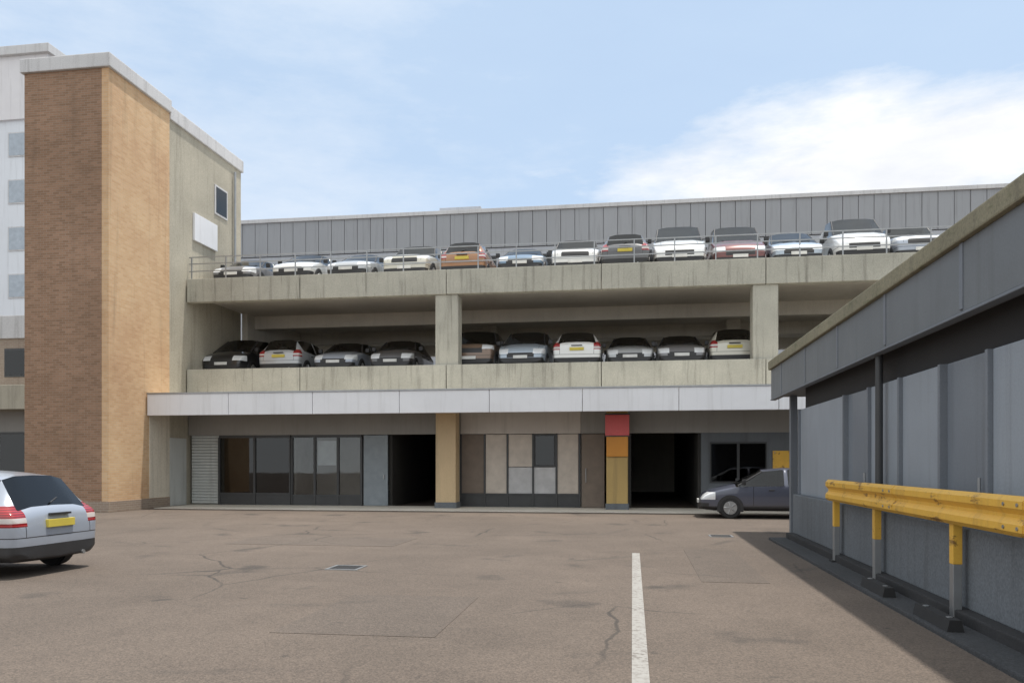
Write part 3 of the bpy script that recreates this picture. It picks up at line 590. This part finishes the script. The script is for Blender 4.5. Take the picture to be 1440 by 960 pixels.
# ------------------------------------------------------------------ light, sky, camera
EL,AZ=77,70            # sun height; degrees from +Y towards +X
sd=Vector((math.cos(R(EL))*math.sin(R(AZ)),math.cos(R(EL))*math.cos(R(AZ)),math.sin(R(EL))))
s=bpy.data.lights.new('sun','SUN'); s.energy=3.0; s.angle=R(1.2); s.color=(1,.94,.86); so=bpy.data.objects.new('sun',s); COL.objects.link(so)
so.rotation_euler=sd.to_track_quat('Z','Y').to_euler(); so.location=(20,0,40)
w=bpy.data.worlds.new('World'); SC.world=w; w.use_nodes=True; nt=w.node_tree; bg=nt.nodes['Background']
sk=N(nt,'ShaderNodeTexSky',sky_type='NISHITA'); sk.sun_disc=False; sk.sun_elevation=R(EL); sk.sun_rotation=R(AZ); sk.air_density=1.0; sk.dust_density=1.0; sk.ozone_density=1.5
tc=N(nt,'ShaderNodeTexCoord'); mp=N(nt,'ShaderNodeMapping'); mp.inputs['Scale'].default_value=(1,1,3.2); nt.links.new(tc.outputs['Generated'],mp.inputs[0])
cl=noise(nt,mp.outputs[0],2.1,9,.55)
# bank of cloud low in the sky ahead and to the right: a direction mask
sx=N(nt,'ShaderNodeSeparateXYZ'); nt.links.new(tc.outputs['Generated'],sx.inputs[0])
def mth(op,a,b=None):
    n=N(nt,'ShaderNodeMath',operation=op)
    for i,v in enumerate((a,b)):
        if v is None: continue
        if isinstance(v,(int,float)): n.inputs[i].default_value=v
        else: nt.links.new(v,n.inputs[i])
    return n.outputs[0]
dx=mth('MULTIPLY',mth('SUBTRACT',sx.outputs[0],.27),1.75); dz=mth('MULTIPLY',mth('SUBTRACT',sx.outputs[2],.327),8.5)
rad=mth('SQRT',mth('ADD',mth('MULTIPLY',dx,dx),mth('MULTIPLY',dz,dz)))
bank=mth('ADD',mth('MULTIPLY',cl,1.1),mth('SUBTRACT',.42,rad))
bankm=ramp(nt,mth('ADD',bank,mth('MULTIPLY',mth('SUBTRACT',noise(nt,mp.outputs[0],7.0,10,.62),.5),.9)),.36,.78)
wisp=ramp(nt,noise(nt,mp.outputs[0],1.3,8,.6),.35,.8,(.72,.72,.72,1),(.95,.95,.95,1))
CLOUD=N(nt,'ShaderNodeRGB'); CLOUD.outputs[0].default_value=(5.8,5.85,5.9,1)
HZ=N(nt,'ShaderNodeRGB'); HZ.outputs[0].default_value=(3.4,4.27,5.35,1)
c1=mix(nt,wisp,sk.outputs[0],HZ.outputs[0]); c1=mix(nt,ramp(nt,mth('SUBTRACT',noise(nt,mp.outputs[0],2.6,10,.66),mth('MULTIPLY',sx.outputs[0],.35)),.5,.85,(0,0,0,1),(.62,.62,.62,1)),c1,(5.0,5.3,5.75)); shade=ramp(nt,noise(nt,mp.outputs[0],5.0,8,.6),.35,.65,(5.0,5.15,5.45,1),(6.1,6.1,6.1,1)); c2=mix(nt,bankm,c1,shade)
# unseen cloud overhead and behind, added to lift and neutralise the shade light
FILL_CLOUD=N(nt,'ShaderNodeRGB'); FILL_CLOUD.outputs[0].default_value=(6.1,6.35,6.5,1)
back=ramp(nt,mth('ADD',mth('SUBTRACT',mth('MULTIPLY',sx.outputs[2],.75),mth('MULTIPLY',sx.outputs[1],1.1)),mth('MULTIPLY',cl,.8)),.3,.75)
c3=mix(nt,back,c2,FILL_CLOUD.outputs[0])
nt.links.new(c3,bg.inputs[0]); bg.inputs[1].default_value=.13
cam=bpy.data.cameras.new('camera'); cam.lens=28; cam.sensor_width=36; cam.clip_end=3000; cam.clip_start=.05; co=bpy.data.objects.new('camera',cam); COL.objects.link(co)
co.location=(0,0,EYE); co.rotation_euler=(R(90),0,TH); cam.shift_y=170/1440; SC.camera=co
vs=SC.view_settings; vs.view_transform='Standard'; vs.look='None'; vs.gamma=1; vs.use_curve_mapping=False; vs.exposure=.47
